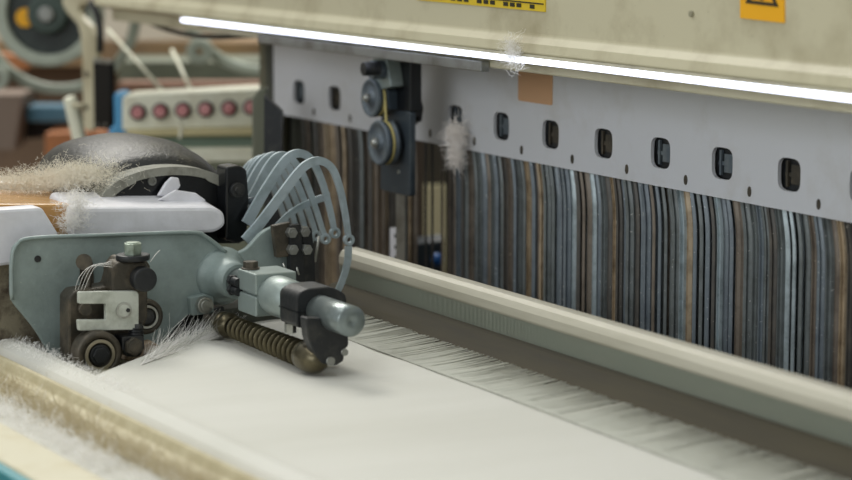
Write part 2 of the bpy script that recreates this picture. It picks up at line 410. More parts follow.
for (px, py, R) in ((369, 98, .0175), (377, 143, .0205)):
    c = at(px, py, 1, .131)
    lb = bm_(); lathe(lb, c-YN*.014, YN, [(0, R*.2), (0, R), (.0030, R), (.0050, R*.84), (.0070, R*.84), (.0090, R), (.0125, R), (.0138, R*.95), (.0130, R*.84), (.0118, R*.78), (.0118, R*.42), (.0132, R*.38), (.0142, R*.34), (.0142, R*.1)])
    pu = obj('pulley', lb, M['pul'], pb)
    lb = bm_(); cyl(lb, c-YN*.001, c+YN*.003, R*.27, n=6, smooth=False); obj('axle_nut', lb, M['alu'], pu, .0004)
    lb = bm_(); cyl(lb, c-YN*.001, c+YN*.0055, R*.14, n=14); obj('axle_tip', lb, M['steel'], pu)
    cc = c-YN*.008
    lb = bm_(); tube(lb, [cc+V((math.cos(t/20*math.pi*1.1-1.75)*R*.93, 0, math.sin(t/20*math.pi*1.1-1.75)*R*.93)) for t in range(21)], .0013); obj('cord_wrap', lb, M['belt'], pu)
b = bm_(); prism(b, [at(x, y, 1, .140) for x, y in ((377, 90), (388, 90), (388, 110), (377, 108))], (0, .01, 0)); obj('link_plate', b, M['plateblue'], pb, .0006)
for p in ((382, 95), (382, 103)):
    c = at(*p, 1, .1395); b = bm_(); cyl(b, c, c+V((0, .003, 0)), .0016, n=12); obj('screw', b, M['alu'], pb)
obj('belt_cord', B(tube, cr([at(385, 100, 1, .138), at(386, 115, 1, .138), at(386.5, 130, 1, .138), at(387, 145, 1, .138)]), .0013), M['belt'], pb)
b = bm_(); c = PP(398, 172, .149); cyl(b, c, c+V((0, .003, 0)), .0018, n=12); obj('rivet', b, M['steel'], pb)
b = bm_(); prism(b, [PP(x, y, .165) for x, y in ((411, 95), (416, 93), (420, 108), (418, 122), (411, 121))], (0, .004, 0)); cyl(b, PP(417, 113, .163), PP(417, 113, .17), .004, n=14); obj('rear_knob', b, M['black'], pb, .001)
# pale slotted strap below the pulley plate
b = bm_(); prism(b, [at(x, y, 1, .17) for x, y in ((396, 190), (405, 190), (405, 262), (396, 262))], (0, .003, 0))
one('guide_strap', 'pale flat strap dropping below the dark pulley plate', 'strap', b, M['alu'])
b = bm_(); prism(b, [at(x, y, 1, .178) for x, y in ((390, 228), (402, 226), (402, 270), (390, 270))], (0, .002, 0))
b2 = thing('thread_guide_tag', 'small white punched tag behind the reed below the pulley bracket', 'tag', at(396, 270, 1, .178)); obj('tag_plate', b, M['white'], b2)
b = bm_()
for yy in (236, 247, 258):
    c = at(395, yy, 1, .1775); cyl(b, c, c+V((0, .001, 0)), .0018, n=12)
obj('punched_hole', b, M['black'], b2)

# ------------------------------------------------------------------ reed and sley
rd = thing('weaving_reed', 'long pale-capped reed lying between cloth and heddles', 'reed', (.2, .055, -.03))
XR = -.235
prof = [(.0395, .0285), (.0395, .037), (.042, .0415), (.047, .0435), (.056, .0435), (.061, .0415), (.063, .037), (.063, .0285)]
obj('reed_cap', B(prism, [V((XR, y, z)) for y, z in prof], (1.3, 0, 0)), M['reedcap'], rd, .0025)
b = bm_(); x = XR+.002
while x < 1.06:
    box(b, x, x+.0009, .0405, .058, -.012, .029); x += .0021
o = obj('reed_dent', b, M['reedmid'], rd); o['kind'] = 'stuff'; o['label'] = 'dense row of thin grey-green reed wires'
prof = [(.010, -.03), (.009, .002), (.012, .0048), (.020, .0085), (.034, .0140), (.064, .0145), (.068, .010), (.068, -.03)]
obj('sley_bar', B(prism, [V((XR+.0, y, z)) for y, z in prof], (1.32, 0, 0)), M['sley'], rd, .001)
obj('reed_backing', B(box, XR, 1.065, .059, .063, .010, .03), M['reedmid'], rd)

# ------------------------------------------------------------------ warp yarns (uncountable sheet)
def warp(ztop, zend, m, off, name, label):
    b = bm_(); x = -.19+off
    while x < 1.02:
        j = random.uniform(-.0005, .0005); w = random.uniform(.0003, .00045)
        zj = random.uniform(-.0008, .0008)
        P = [(x, -.040-.0125*max(0, x-.2), .0007), (x+j, -.015, ztop*.42+zj*.3), (x+j*2, .0115, ztop+zj)]
        rings = [[(p[0]-w, p[1], p[2]), (p[0], p[1], p[2]+w*1.2), (p[0]+w, p[1], p[2]), (p[0], p[1], p[2]-w)] for p in P]
        quadstrip(b, rings, smooth=True); x += random.choice((.0009, .0012, .0015, .0024))
    return one(name, label, 'yarn', b, m, kind='stuff')
warp(.0045, .0, M['thread'], 0, 'upper_warp_yarns', 'white warp threads rising from the cloth edge to the reed')
warp(.0020, 0, M['thread'], .0006, 'middle_warp_yarns', 'middle layer of white warp threads under the rising ones')
warp(-.0012, 0, M['threadd'], .0003, 'lower_warp_yarns', 'lowest layer of warp threads in a painted shade tone, dropping toward the reed base')

# ------------------------------------------------------------------ cloth
def fell_y(x): return -.030-.025*max(0, (x-.2))*.5
def left_x(y):
    # the cloth's own left edge: diagonal where it is drawn in past the temple
    if y > -.115: return -.165 if y > -.10 else -.165+(-.10-y)/.015*.03
    return -.150+(-.115-y)*.93
b = bm_(); NY, NX = 60, 150; y0 = -.272; g = []
for j in range(NY+1):
    v = j/NY; row = []
    for i in range(NX+1):
        u = (i/NX)**1.6
        yy = y0+(fell_y(0)-y0)*v; xl = left_x(yy); xx = xl+(1.05-xl)*u
        if v > .9: yy = y0+(fell_y(xx)-y0)*v
        z = 0
        # swell round the ring roller, slight ripples near the edge
        d = (yy+.112)/.03; z += -.003*math.exp(-d*d)*(1/(1+math.exp((xx-.055)*60)))
        z += .003*math.exp(-((yy+.15)/.02)**2)*math.exp(-max(0, xx+.02)/.12)
        z += .0005*math.sin(xx*60+yy*40)*math.exp(-max(0, xx)/.1)
        if yy < -.262: z -= (-.262-yy)*.5
        row.append(b.verts.new((xx, yy, z)))
    g.append(row)
for j in range(NY):
    for i in range(NX):
        f = b.faces.new((g[j][i], g[j][i+1], g[j+1][i+1], g[j+1][i])); f.smooth = True
cl = obj('woven_cloth', b, M['cloth']); s = cl.modifiers.new('solidify', 'SOLIDIFY'); s.thickness = .0008; s.offset = -1
tag(cl, 'smooth white woven cloth sheet between the temple and the reed', 'cloth')
# shelf carrying the cloth
one('cloth_support_table', 'dark metal support table hidden under the white cloth', 'machine table', B(box, -.155, 1.05, -.262, .008, -.05, -.0085), M['creamgrey'])
# selvedge fringe
b = bm_()
for _ in range(1500):
    t = random.random()**.8; P = at(140+t*86, 365-t*31, 2, .0012); E = P+(at(168+t*72, 344-t*26, 2, .002)-P)*random.uniform(.3, 1.25)*(1.05-.45*t)+V([random.gauss(0, .003), random.gauss(0, .003), random.uniform(0, .002)])
    strand(b, P, E-P, (E-P).length, .00016, .07, 4)
one('selvedge_fringe', 'spiky white thread fringe on the cloth edge beside the wheels', 'fringe', b, M['lint'], kind='stuff')
b = bm_()
for _ in range(60):
    t = random.random(); P = at(140+t*70, 362-t*25, 2, .001); strand(b, P, at(175+t*40, 352-t*22, 2, .006)-P, .03, .00015, .3)
tag(obj('loose_threads', b, M['threadd']), 'few loose curling threads over the selvedge fringe', 'thread', kind='stuff')

# ------------------------------------------------------------------ front guide rails, fuzz (run along the loom width)
XL, XRt = -.6, .75
DA = at(0, 360.5, 2, .0045); DB = at(211, 462.6, 2, .0045); SK = (DB.y-DA.y)/(DB.x-DA.x)      # the front rails run very slightly askew to the loom
def sk(x, y): return y+SK*(x-DA.x)
def rail(prof, X0=XL, X1=XRt): return B(prism, [V((X0, sk(X0, y), z)) for y, z in prof], (X1-X0, SK*(X1-X0), 0))
def fuzzline(name, label, m, y, z, n, L, w, d, sy=.004, sz=.002, x0=XL, x1=.5):
    b = bm_()
    for _ in range(n):
        x = random.uniform(x0, x1); strand(b, (x, sk(x, y)+random.gauss(0, sy), z+random.gauss(0, sz)), V(d)+V([random.gauss(0, .5) for _ in range(3)]), L*random.uniform(.4, 1.3), w, .25)
    return one(name, label, 'fibres', b, m, kind='stuff')
prof = [(-.262, -.012), (-.262, -.003), (-.266, .002), (-.274, .003), (-.284, .000), (-.288, -.004), (-.288, -.012)]
one('cloth_edge_roll', 'soft white rolled cloth edge running down to the lower left', 'cloth', rail(prof), M['cloth'])
fuzzline('edge_fuzz', 'white fuzz standing along the rolled cloth edge near the wheels', M['lint'], -.270, .0015, 5200, .0038, .00014, (0, .5, .5), .006, .001, XL, .06)
prof = [(-.288, -.02), (-.288, -.004), (-.297, .000), (-.303, .0045), (-.306, .0045), (-.309, -.002), (-.330, -.006), (-.333, -.02)]
one('ridged_guide_rail', 'cream rail with a raised ridge running beside the rolled cloth edge', 'rail', rail(prof), M['tanrail'], .001)
fuzzline('tan_waste_fibres', 'brownish waste fibres matted along the outer side of the ridged rail', mat('waste_fibre', (196, 184, 154), .95), -.328, -.004, 5200, .014, .00025, (-.3, -.6, .5), .006, .002)
prof = [(-.333, -.03), (-.333, -.007), (-.350, -.009), (-.367, -.008), (-.367, -.03)]
one('waste_fabric_strip', 'white waste fabric strip between the ridged rail and the flat bar', 'fabric strip', rail(prof), M['cloth'])
fuzzline('strip_fringe', 'white fringe on the waste fabric strip by the flat cream bar', M['lint'], -.345, -.007, 3600, .015, .00024, (.2, -.5, .3), .008, .001)
prof = [(-.367, -.035), (-.367, -.006), (-.369, -.004), (-.404, -.004), (-.406, -.006), (-.406, -.035)]
fb = thing('front_breast_beam', 'flat cream bar with a teal lower edge in the bottom corner', 'machine beam', (0, -.39, -.1))
obj('bar', rail(prof), M['rail'], fb, .001)
obj('teal_edge', rail(((-.406, -.05), (-.406, -.005), (-.413, -.006), (-.414, -.05))), M['teal'], fb, .0006)
obj('lower_body', rail(((-.414, -.95), (-.414, -.014), (-.60, -.03), (-.60, -.95))), M['brown'], fb)

# ------------------------------------------------------------------ temple: side plate, rod, clamps, ringed roller
tp = thing('fabric_temple', 'grey-green temple unit with thick rod and ringed roller resting on the cloth', 'loom temple', at(150, 330, 0, -.14))
XPl = -.14
out = roundpoly([(11, 262), (14, 244), (34, 237), (190, 231.5), (207, 236), (232, 254), (246, 250), (262, 232), (274, 226), (286, 222), (300, 240), (300, 280), (276, 292), (230, 300), (200, 306), (183, 320), (165, 341), (130, 372), (60, 372), (36, 330), (11, 300)], 9)
pl = obj('side_plate', B(pxprism, out, XPl, -.006), M['green'], tp, .0012)
# raised lip along the plate's edge
lip = [at(x, y, 0, XPl+.002) for x, y in ((12, 300), (12, 262), (17, 245), (34, 238), (110, 235), (190, 232.5), (206, 237), (226, 252))]
obj('plate_rim', B(tube, cr(lip), .0016), M['green'], tp)
c = at(38, 259, 0, XPl+.0008); obj('drill_hole', B(cyl, c-XA*.004, c, .0026, n=18), M['blacksh'], pl)
obj('slot_hole', B(pxprism, roundpoly([(80, 258), (88, 254), (93, 262), (94, 286), (80, 292)], 4), XPl+.0008, -.002), M['darksteel'], pl)
# boss flaring from plate into rod
a0 = at(218, 276, 0, XPl); sc = psz(a0)
YR = a0.y; 
end = at(352, 321.5, 1, -.108); st = at(236, 281, 1, -.108)
zc = (end.z+st.z)/2
def rodp(x): return V((x, -.108, zc))
obj('boss', B(lathe, (XPl-.001, -.108, zc), XA, [(0, .0235), (.003, .0195), (.008, .0165), (.016, .0148), (.034, .0138)]), M['green'], tp)
xe = end.x
obj('rod', B(lathe, rodp(XPl+.02), XA, [(0, .0110), (xe-.053-XPl-.02, .0102), (xe-.0525-XPl-.02, .0112), (xe-.0015-XPl-.02, .0112), (xe-XPl-.02, .0100), (xe+.0001-XPl-.02, .0015), (xe-.0008-XPl-.02, .0001)]), M['rodsteel'], tp)
# split clamp block
Xc0 = at(240, 300, 1, -.122).x; Xc1 = at(284, 320, 1, -.122).x
b = bm_(); 
def clampblk(X0, X1, y0, y1, z0, z1, slit):
    b = bm_(); N = 6
    pr = [(y0, z0), (y1, z0), (y1, z1), (y0, z1)]
    if slit:
        for za, zb in ((z0, zc-.0007), (zc+.0007, z1)): box(b, X0, X1, y0, y1, za, zb)
        box(b, X0+.0005, X1-.0005, y0+.003, y1-.003, z0+.002, z1-.002)
    else: box(b, X0, X1, y0, y1, z0, z1)
    return b
obj('split_clamp', clampblk(Xc0, Xc0+.034, -.124, -.090, zc-.016, zc+.0165, True), M['greend'], tp, .0012)
b = bm_(); bx = Xc0+.007; cyl(b, (bx, -.116, zc+.0165), (bx, -.116, zc+.0225), .0058, n=6, smooth=False); cyl(b, (bx, -.116, zc+.016), (bx, -.116, zc+.0178), .007, n=20); obj('clamp_bolt', b, M['darksteel'], tp, .0004)
b = bm_()
for dz in (-.001, .006):
    cyl(b, (Xc0-.010, -.1245, zc+dz), (Xc0+.004, -.1245, zc+dz), .0035, n=16); cyl(b, (Xc0-.010, -.1245, zc+dz), (Xc0-.006, -.1245, zc+dz), .0046, n=6, smooth=False)
obj('adjusting_screw', b, M['black'], tp, .0003)
# cone collar between clamp and black clamp
Xk = at(288, 305, 1, -.12).x
obj('collar', B(lathe, rodp(Xc0+.03), XA, [(0, .0138), (.010, .0155), (.016, .0155), (max(.02, Xk-Xc0-.028), .0140)]), M['greend'], tp)
# black clamp + foot
Xq0 = Xk-.002; Xq1 = Xq0+.030
b = bm_()
pr = roundpoly([(-.126, zc-.012), (-.126, zc+.0125), (-.118, zc+.0165), (-.098, zc+.0165), (-.086, zc+.010), (-.084, zc-.030), (-.106, zc-.034), (-.110, zc-.012)], .004)
prism(b, [V((Xq0, y, z)) for y, z in pr], (Xq1-Xq0, 0, 0)); obj('black_clamp', b, M['black'], tp, .0012)
b = bm_(); box(b, Xq0-.0004, Xq1+.0004, -.1266, -.11, zc-.0004, zc+.0004); obj('clamp_slit', b, M['blacksh'], tp)
b = bm_(); cyl(b, (Xq0+.008, -.121, zc-.012), (Xq0+.008, -.121, zc-.019), .0045, n=6, smooth=False); obj('lock_screw', b, M['steel'], tp, .0003)
rp0 = at(228, 322, 1, -.118); rp1 = at(304, 353, 1, -.118)
XFt = rp1.x+.031
for px, py, r in ((330, 361, .0032), (344, 352, .0026)):
    c = at(px, py, 0, XFt); b = bm_(); cyl(b, c-XA*.004, c+XA*.002, r, n=16); obj('foot_screw', b, M['alu'], tp)
obj('foot', B(pxprism, roundpoly([(306, 318), (342, 318), (345, 336), (344, 361), (336, 366), (322, 364), (314, 352), (308, 338)], 2.5), XFt, -.011), M['black'], tp, .001)
# tab with round head left of the boss
obj('tab', B(pxprism, roundpoly([(190, 298), (206, 294), (214, 297), (214, 313), (192, 316)], 2), XPl+.006, -.007), M['green'], tp, .0008)
b = bm_(); c = at(206, 305.5, 0, XPl+.012); cyl(b, c-XA*.007, c, .0066, n=26); cyl(b, c, c+XA*.0015, .0045, n=18); obj('pin', b, M['steel'], tp, .0006)
# ringed roller
zr = .0105; yr = -.118
x0, x1 = rp0.x, rp1.x
ro = obj('roller_core', B(cyl, (x0, yr, zr), (x1+.01, yr, zr), .0058, n=24), M['coredark'], tp)
NR = 15
for k in range(NR):
    X = x0+.018+(x1-x0-.018)*k/(NR-1); R = .0088+.0014*k/(NR-1)
    obj('roller_ring', B(lathe, (X-.0014, yr, zr), XA, [(0, R-.004), (.0003, R-.0006), (.0007, R), (.0012, R-.0003), (.0015, R-.004)], n=30), M['brass'], ro)
b = bm_(); lathe(b, (x0-.012, yr, zr), XA, [(0, .004), (0, .0088), (.006, .0092), (.007, .0072), (.010, .0072), (.011, .0098), (.016, .0102), (.018, .0085), (.021, .007)]); obj('end_collar', b, M['brass'], ro)
b = bm_(); lathe(b, (x1+.0015, yr, zr), XA, [(0, .004), (0, .0108), (.006, .0114), (.014, .0112), (.020, .0100), (.025, .0076), (.028, .0045), (.029, .0002)]); obj('nose_cap', b, M['brass'], tp)
b = bm_(); cyl(b, (x1+.014, yr-.004, zr+.009), (x1+.014, yr-.004, zr+.0125), .0032, n=14); obj('set_screw', b, M['darksteel'], tp)
obj('spindle', B(cyl, (XPl-.002, yr, zr), (x0, yr, zr), .006, n=20), M['darksteel'], tp)
# bolted dark bracket at the plate's rear end
XB = -.128
bk = obj('hinge_bracket', B(pxprism, roundpoly([(273, 226), (291, 222), (292, 256), (277, 258)], 1.5), XB, -.006), M['darksteel'], tp, .0006)
obj('bolted_strip', B(pxprism, roundpoly([(290, 225), (301, 224), (306, 285), (306, 300), (290, 300)], 1.5), XB+.003, -.007), M['black'], tp, .0006)
obj('bolted_strip', B(pxprism, roundpoly([(302, 226), (312, 228), (315, 262), (316, 300), (305, 300)], 1.5), XB-.004, -.006), M['black'], tp, .0006)
for px, py in ((293, 233), (306, 232), (294, 250), (308, 250)):
    c = at(px, py, 0, XB+.006); b = bm_(); cyl(b, c-XA*.007, c, .0044, n=6, smooth=False); cyl(b, c, c+XA*.0008, .0022, n=14); obj('hex_bolt', b, M['alu'], tp, .0003)
b = bm_()
for px, py in ((283, 263), (296, 266), (300, 284), (286, 276)):
    c = at(px, py, 0, XB+.002); e = at(px+3, py+9, 0, XB+.004); cyl(b, c, e, .0009, n=8)
obj('bright_slot_edge', b, M['steel'], tp)

# ------------------------------------------------------------------ front cutter unit (wheels, fork plate, knobs)
XF = -.088
cu = thing('selvedge_cutter', 'oily black cutter block with wheels and pale fork plate at the left', 'cutter unit', at(100, 372, 0, XF))
obj('body', B(pxprism, roundpoly([(69, 366), (69, 298), (75, 291), (110, 286), (116, 264), (121, 258), (145, 258), (151, 266), (148, 292), (148, 318), (138, 338), (112, 350), (84, 372)], 3), XF-.012, -.022), M['darksteel'], cu, .0015)
obj('cap_block', B(pxprism, roundpoly([(112, 268), (118, 262), (146, 262), (150, 270), (146, 292), (112, 292)], 3), XF, -.02), M['darksteel'], cu, .002)
c = at(133, 260, 0, XF-.006); obj('washer', B(cyl, c, c+V((0, 0, .0045)), .0128, n=30), M['black'], cu, .0008)
b = bm_(); cyl(b, c+V((0, 0, .004)), c+V((0, 0, .013)), .0072, n=6, smooth=False, rot=.3); cyl(b, c+V((0, 0, .013)), c+V((0, 0, .0138)), .0052, n=18); obj('hex_bolt', b, M['boltgreen'], cu, .0006)
obj('round_knob', discx(146, 280, XF+.010, XF-.012, 12.5), M['black'], cu, .0015)
fk = obj('fork_plate', B(pxprism, roundpoly([(79, 292), (137, 291), (139, 294), (139, 327), (136, 330), (79, 331), (78, 320), (106, 320), (106, 304), (79, 304)], 1.6), XF+.004, -.005), M['platewhite'], cu, .0008, label='pale machined fork plate')
c = at(124, 310.5, 0, XF+.0048); b = bm_(); annulus(b, c-XA*.002, XA, .0046, .0062, .0024); obj('ring_mark', b, M['steel'], fk)
b = bm_(); cyl(b, c-XA*.002, c+XA*.0004, .0046, n=24); obj('screw_head', b, M['platewhite'], fk)
b = bm_(); cc = c+V((0, .003, 0)); cyl(b, cc-XA*.001, cc+XA*.0012, .0016, n=12); obj('pin_hole', b, M['black'], fk)
c = at(84, 309, 0, XF-.010); b = bm_(); cyl(b, c-XA*.003, c+XA*.004, .0048, n=20); obj('dark_pin', b, M['darksteel'], cu)
def wheel(px, py, X, rp, th, hub, lab):
    c = at(px, py, 0, X); s = psz(c); R = rp*s
    b = bm_(); lathe(b, c-XA*th, XA, [(0, R*.2), (0, R*.94), (.0012, R), (th-.0016, R), (th, R*.93), (th, R*.72), (th-.002, R*.70), (th-.002, R*.1)])
    w = obj('wheel', b, M['darksteel'], cu, label=lab)
    b = bm_(); annulus(b, c-XA*.0012, XA, R*.52, R*.66, .0022); obj('bearing_ring', b, hub, w, .0003)
    b = bm_(); cyl(b, c-XA*.002, c+XA*.003, R*.36, n=6, smooth=False); cyl(b, c-XA*.002, c+XA*.0008, R*.44, n=24); obj('axle_nut', b, M['black'], w, .0006)
    return w
wheel(147, 317, XF-.016, 18, .012, M['steel'], 'small dark wheel behind the fork plate')
wheel(100, 355, XF+.012, 24, .016, mat('worn_ring', (150, 142, 122), .35, .6), 'large dark wheel with a worn ring')
b = bm_(); c = at(136, 331, 0, XF); cyl(b, c+V((0, 0, .006)), c+V((0, 0, -.010)), .0048, n=16)
for k in range(5): cyl(b, c+V((0, 0, .002-k*.0022)), c+V((0, 0, .0032-k*.0022)), .0058, n=16)
obj('threaded_stud', b, M['black'], cu)
b = bm_(); pxprism(b, [(122, 337), (144, 336), (145, 348), (140, 357), (127, 357), (122, 350)], XF+.012, -.018); nb = obj('lower_block', b, M['blacksh'], cu, .0012)
b = bm_(); c = at(135, 347, 0, XF+.016); cyl(b, c-XA*.006, c, .0072, n=6, smooth=False, rot=.5); cyl(b, c, c+XA*.0008, .0048, n=18); obj('hex_nut', b, M['darksteel'], nb, .0006)
obj('felt_pad', B(pxprism, roundpoly([(125, 352), (152, 341), (159, 345), (158, 351), (132, 362), (124, 360)], 1.5), XF-.008, -.010), M['wood'], cu, .0008)
b = bm_(); cyl(b, at(84, 262, 0, XF-.028), at(84, 262, 0, XF-.018), .0062, n=20); tube(b, cr([at(84, 266, 0, XF-.022), at(88, 272, 0, XF-.022), at(89, 284, 0, XF-.022), at(84, 292, 0, XF-.022)]), .0022)
obj('hook_knob', b, M['darksteel'], cu)
b = bm_()
for k in range(4):
    tube(b, cr([at(75+k*3, 290, 0, XF-.01), at(80+k*4, 276-k*1.5, 0, XF-.004), at(92+k*2, 266-k*1.7+k*k*.5, 0, XF+.002), at(112, 267-k*2, 0, XF+.002)]), .00018, n=5)
tube(b, cr([at(150, 262, 0, XF), at(156, 254, 0, XF), at(160, 250, 0, XF)]), .00025, n=5)
one('stray_threads', 'fine white stray threads looped over the black cutter block', 'thread', b, M['lint'], kind='stuff')
b = bm_(); 
for _ in range(160):
    P = at(random.uniform(128, 146), random.uniform(356, 366), 0, XF-.01); strand(b, P, V((.4, random.gauss(0, .6), -.3+random.gauss(0, .3))), .012, .0002, .3)
obj('brush_bristles', b, M['darksteel'], cu)['kind'] = 'stuff'
# dark mass under plate
b = bm_(); pxprism(b, [(-40, 262), (14, 262), (60, 352), (60, 400), (-40, 340)], -.17, -.05)
one('rusty_support_block', 'mottled brown support block left of the grey-green plate', 'support block', b, mat('mottled_brown', (140, 132, 112), .8, 0, (70, 58, 46), 40, .42, .6, .5), .002)
b = bm_(); pxprism(b, [(165, 336), (188, 316), (224, 306), (228, 330), (190, 345), (160, 352)], -.165, -.03)
one('dark_under_bracket', 'dark bracket in the gap under the plate behind the fringe', 'bracket', b, M['black'], .001)

# ------------------------------------------------------------------ curved levers
LV = [(-.152, [(246, 241), (262, 222), (280, 198), (298, 174), (309, 164), (321, 161), (333, 169), (341, 190), (346, 215), (349.5, 240)], 'front curved blue-grey lever, longest of the fan, ending rightmost'),
      (-.176, [(247, 224), (262, 197), (279, 170), (290, 157), (301, 153.5), (312, 160), (322, 180), (330, 207), (335.5, 233)], 'second curved lever from the front of the fan, highest arch'),
      (-.200, [(246, 212), (257, 190), (269, 167), (279, 156.5), (290, 158), (303, 174), (315, 205), (326, 239)], 'third curved lever from the front of the fan'),
      (-.222, [(245, 202), (254, 180), (265, 162), (276, 156), (287, 164), (299, 187), (309, 212), (317, 236)], 'fourth curved lever from the front of the fan'),
      (-.244, [(244, 194), (252, 174), (261, 161), (271, 158), (282, 168), (292, 190), (301, 213), (309, 240)], 'fifth curved lever from the front of the fan'),
      (-.266, [(244, 188), (251, 171), (258, 161), (267, 161), (276, 173), (285, 194), (293, 216), (300, 242)], 'second curved lever from the back of the fan'),
      (-.288, [(243, 182), (248, 170), (255, 163), (262, 165), (270, 178), (278, 198), (286, 220), (293, 244)], 'rearmost curved lever at the drum side of the fan')]
for X, px, lb in LV:
    P = cr([at(x, y, 0, X) for x, y in px], 6); n = len(P); E0 = P[-1].copy(); P[-1] = P[-1]+(P[-2]-P[-1]).normalized()*.0036
    t = thing('curved_lever', lb, 'lever', P[0], 'fan of curved levers')
    b = bm_(); rings = []
    for i, p in enumerate(P):
        d = (P[min(i+1, n-1)]-P[max(i-1, 0)]).normalized(); nn = V((0, d.z, -d.y)); u = i/(n-1)
        w = .0034*(1.25-.65*u)+.0002; th = .003
        rings.append([p+nn*w, p-nn*w, p-nn*w-XA*th, p+nn*w-XA*th])
    quadstrip(b, rings); obj('blade', b, M['lever'], t, .0005)
    e = E0; b = bm_(); annulus(b, e-XA*.0035, XA, .0022, .0046, .0042, 24); obj('eye', b, M['lever'], t, .0003)
b = bm_(); P = cr([at(x, y, 0, -.153) for x, y in ((349, 246), (348, 262), (343, 280), (336, 296))])
rings = [[p+V((0, -.003, 0)), p+V((0, .003, 0)), p+V((-.002, .003, 0)), p+V((-.002, -.003, 0))] for p in P]; quadstrip(b, rings)
one('pale_strap', 'pale blue-grey strap dropping from the front lever toward the cloth', 'strap', b, M['lever'])
b = bm_(); rings = []
P = cr([at(x, y, 0, -.21) for x, y in ((268, 236), (290, 214), (312, 202), (330, 196))]); 
for p in P: rings.append([p+V((0, 0, .003)), p-V((0, 0, .003)), p-V((.002, 0, .003)), p+V((-.002, 0, .003))])
quadstrip(b, rings); one('cross_lever', 'curved cross link passing behind the lever fan', 'lever', b, M['lever'])
b = bm_(); cyl(b, at(315, 262, 0, -.15), at(319, 236, 0, -.15), .0011, n=10); one('steel_pin', 'short bright pin slanting below the lever ends', 'pin', b, M['steel'])

# ------------------------------------------------------------------ drum cover, black bracket, white beam, boxes
XD = -.20
def sec(px, X): return [at(x, y, 0, X) for x, y in px]
s0 = [(98, 245), (98, 203), (108, 190), (122, 179), (145, 170.5), (170, 167), (196, 168.5), (220, 176), (238, 190), (244, 245)]
def lerp(px, X, grow=0): return sec(px, X)
dr = thing('yarn_drum_housing', 'dusty black domed housing with a grey strap behind the white beam', 'machine housing', at(165, 245, 0, XD))
k1 = cr([V((x, y, 0)) for x, y in s0[1:-1]], 3)
f0 = [(98, 245)]+[(p.x, p.y) for p in k1]+[(244, 245)]
def shiftsec(dx, dy, sx, X):
    return [at(171+(x-171)*sx+dx, y+dy, 0, X) for x, y in f0]
def worldsec(X, grow, dyw=0, dzw=0):
    base = sec(f0, XD); c = sum(base, V())/len(base)
    return [V((X, c.y+(p.y-c.y)*grow+dyw, c.z+(p.z-c.z)*(1+(grow-1)*.6)+dzw)) for p in base]
b = bm_()
quadstrip(b, [worldsec(XD-.020, 1.0), worldsec(XD-.035, 1.04, 0, .007), worldsec(XD-.06, 1.06, 0, .013), worldsec(XD-.09, 1.06, 0, .017), worldsec(XD-.125, 1.0, 0, .017), worldsec(XD-.155, .9, -.003, .013), worldsec(XD-.18, .72, -.006, .005), worldsec(XD-.2, .45, -.008, 0)], smooth=True)
obj('dome', b, M['dusty'], dr)
b = bm_(); quadstrip(b, [worldsec(XD-.004, .97), worldsec(XD-.006, .97), worldsec(XD-.022, .97)], smooth=False); obj('front_face', b, M['blacksh'], dr)
base = worldsec(XD, 1.0); b = bm_(); A = worldsec(XD, 1.02)[1:-1]; A2 = [p+V((0, (.0045 if p.y < -.16 else (-.0045 if p.y > -.09 else 0)), -.0068)) for p in A]; Bk = worldsec(XD-.024, 1.04)[1:-1]
quadstrip(b, [A2, A, Bk, [p*1 for p in worldsec(XD-.024, .98)[1:-1]]], closed=False, smooth=False); 
o = obj('strap', b, M['strap'], dr); 
c = at(152, 181, 0, XD-.003); b = bm_(); annulus(b, c-XA*.002, XA, .0022, .0036, .003, 24); cyl(b, c-XA*.003, c+XA*.0, .0022, n=16); obj('bolt', b, M['alu'], dr)
b = bm_()
pxprism(b, roundpoly([(226, 167), (240, 165), (247, 170), (249, 196), (247, 240), (238, 244), (226, 240)], 3), -.185, -.02); 
bb = obj('corner_bracket', b, M['blacksh'], dr, .0015)
b = bm_(); c = at(237, 190, 0, -.184); cyl(b, c-XA*.003, c+XA*.003, .0062, n=24); cyl(b, c+XA*.002, c+XA*.0045, .0036, n=6, smooth=False); obj('bolt', b, M['black'], bb, .0005)
b = bm_(); c = at(249, 201, 0, -.19); cyl(b, c-V((0, .002, 0)), c+V((0, .006, 0)), .003, n=12); c = at(248, 222, 0, -.19); cyl(b, c-V((0, .002, 0)), c+V((0, .006, 0)), .003, n=12); obj('side_stud', b, M['pul'], bb)

XW = -.165
b = bm_(); pxprism(b, roundpoly([(72, 207), (214, 205), (225, 211), (226, 226), (216, 233), (72, 240)], 7, 7), XW, 0)
b.free(); b = bm_(); prism(b, [at(x, y, 0, XW) for x, y in roundpoly([(72, 208), (214, 207), (225, 213), (226, 226), (216, 233), (72, 240)], 7, 7)], (-.055, 0, .007))
one('white_wrapped_beam', 'white smooth wrapped beam with a rounded end above the grey-green plate', 'beam', b, M['white'], .003)
b = bm_(); P = [at(x, y, 0, XW-.03) for x, y in ((158, 196), (166, 183), (172, 177), (179, 178), (181, 186), (174, 196))]; prism(b, P, (-.004, 0, 0))
P = [at(x, y, 0, XW-.02) for x, y in ((158, 200), (176, 190), (196, 193), (206, 200), (203, 206))]; prism(b, P, (-.003, 0, 0))
one('crumpled_tape_piece', 'crumpled white tape flap sticking up from the white beam', 'tape', b, M['white'], .001)
b = bm_(); pxprism(b, roundpoly([(-40, 212), (42, 207), (60, 236), (60, 258), (-40, 272)], 5), XW+.004, -.04)
one('white_cover_box', 'white box corner at the left edge above the plate', 'box', b, M['white'], .003)
b = bm_(); pxprism(b, [(-60, 204), (92, 204), (84, 236), (-60, 236)], XW-.012, -.10)
one('cardboard_piece', 'brown cardboard piece covered with glossy tape between the white boxes', 'cardboard', b, M['tape'], .002)
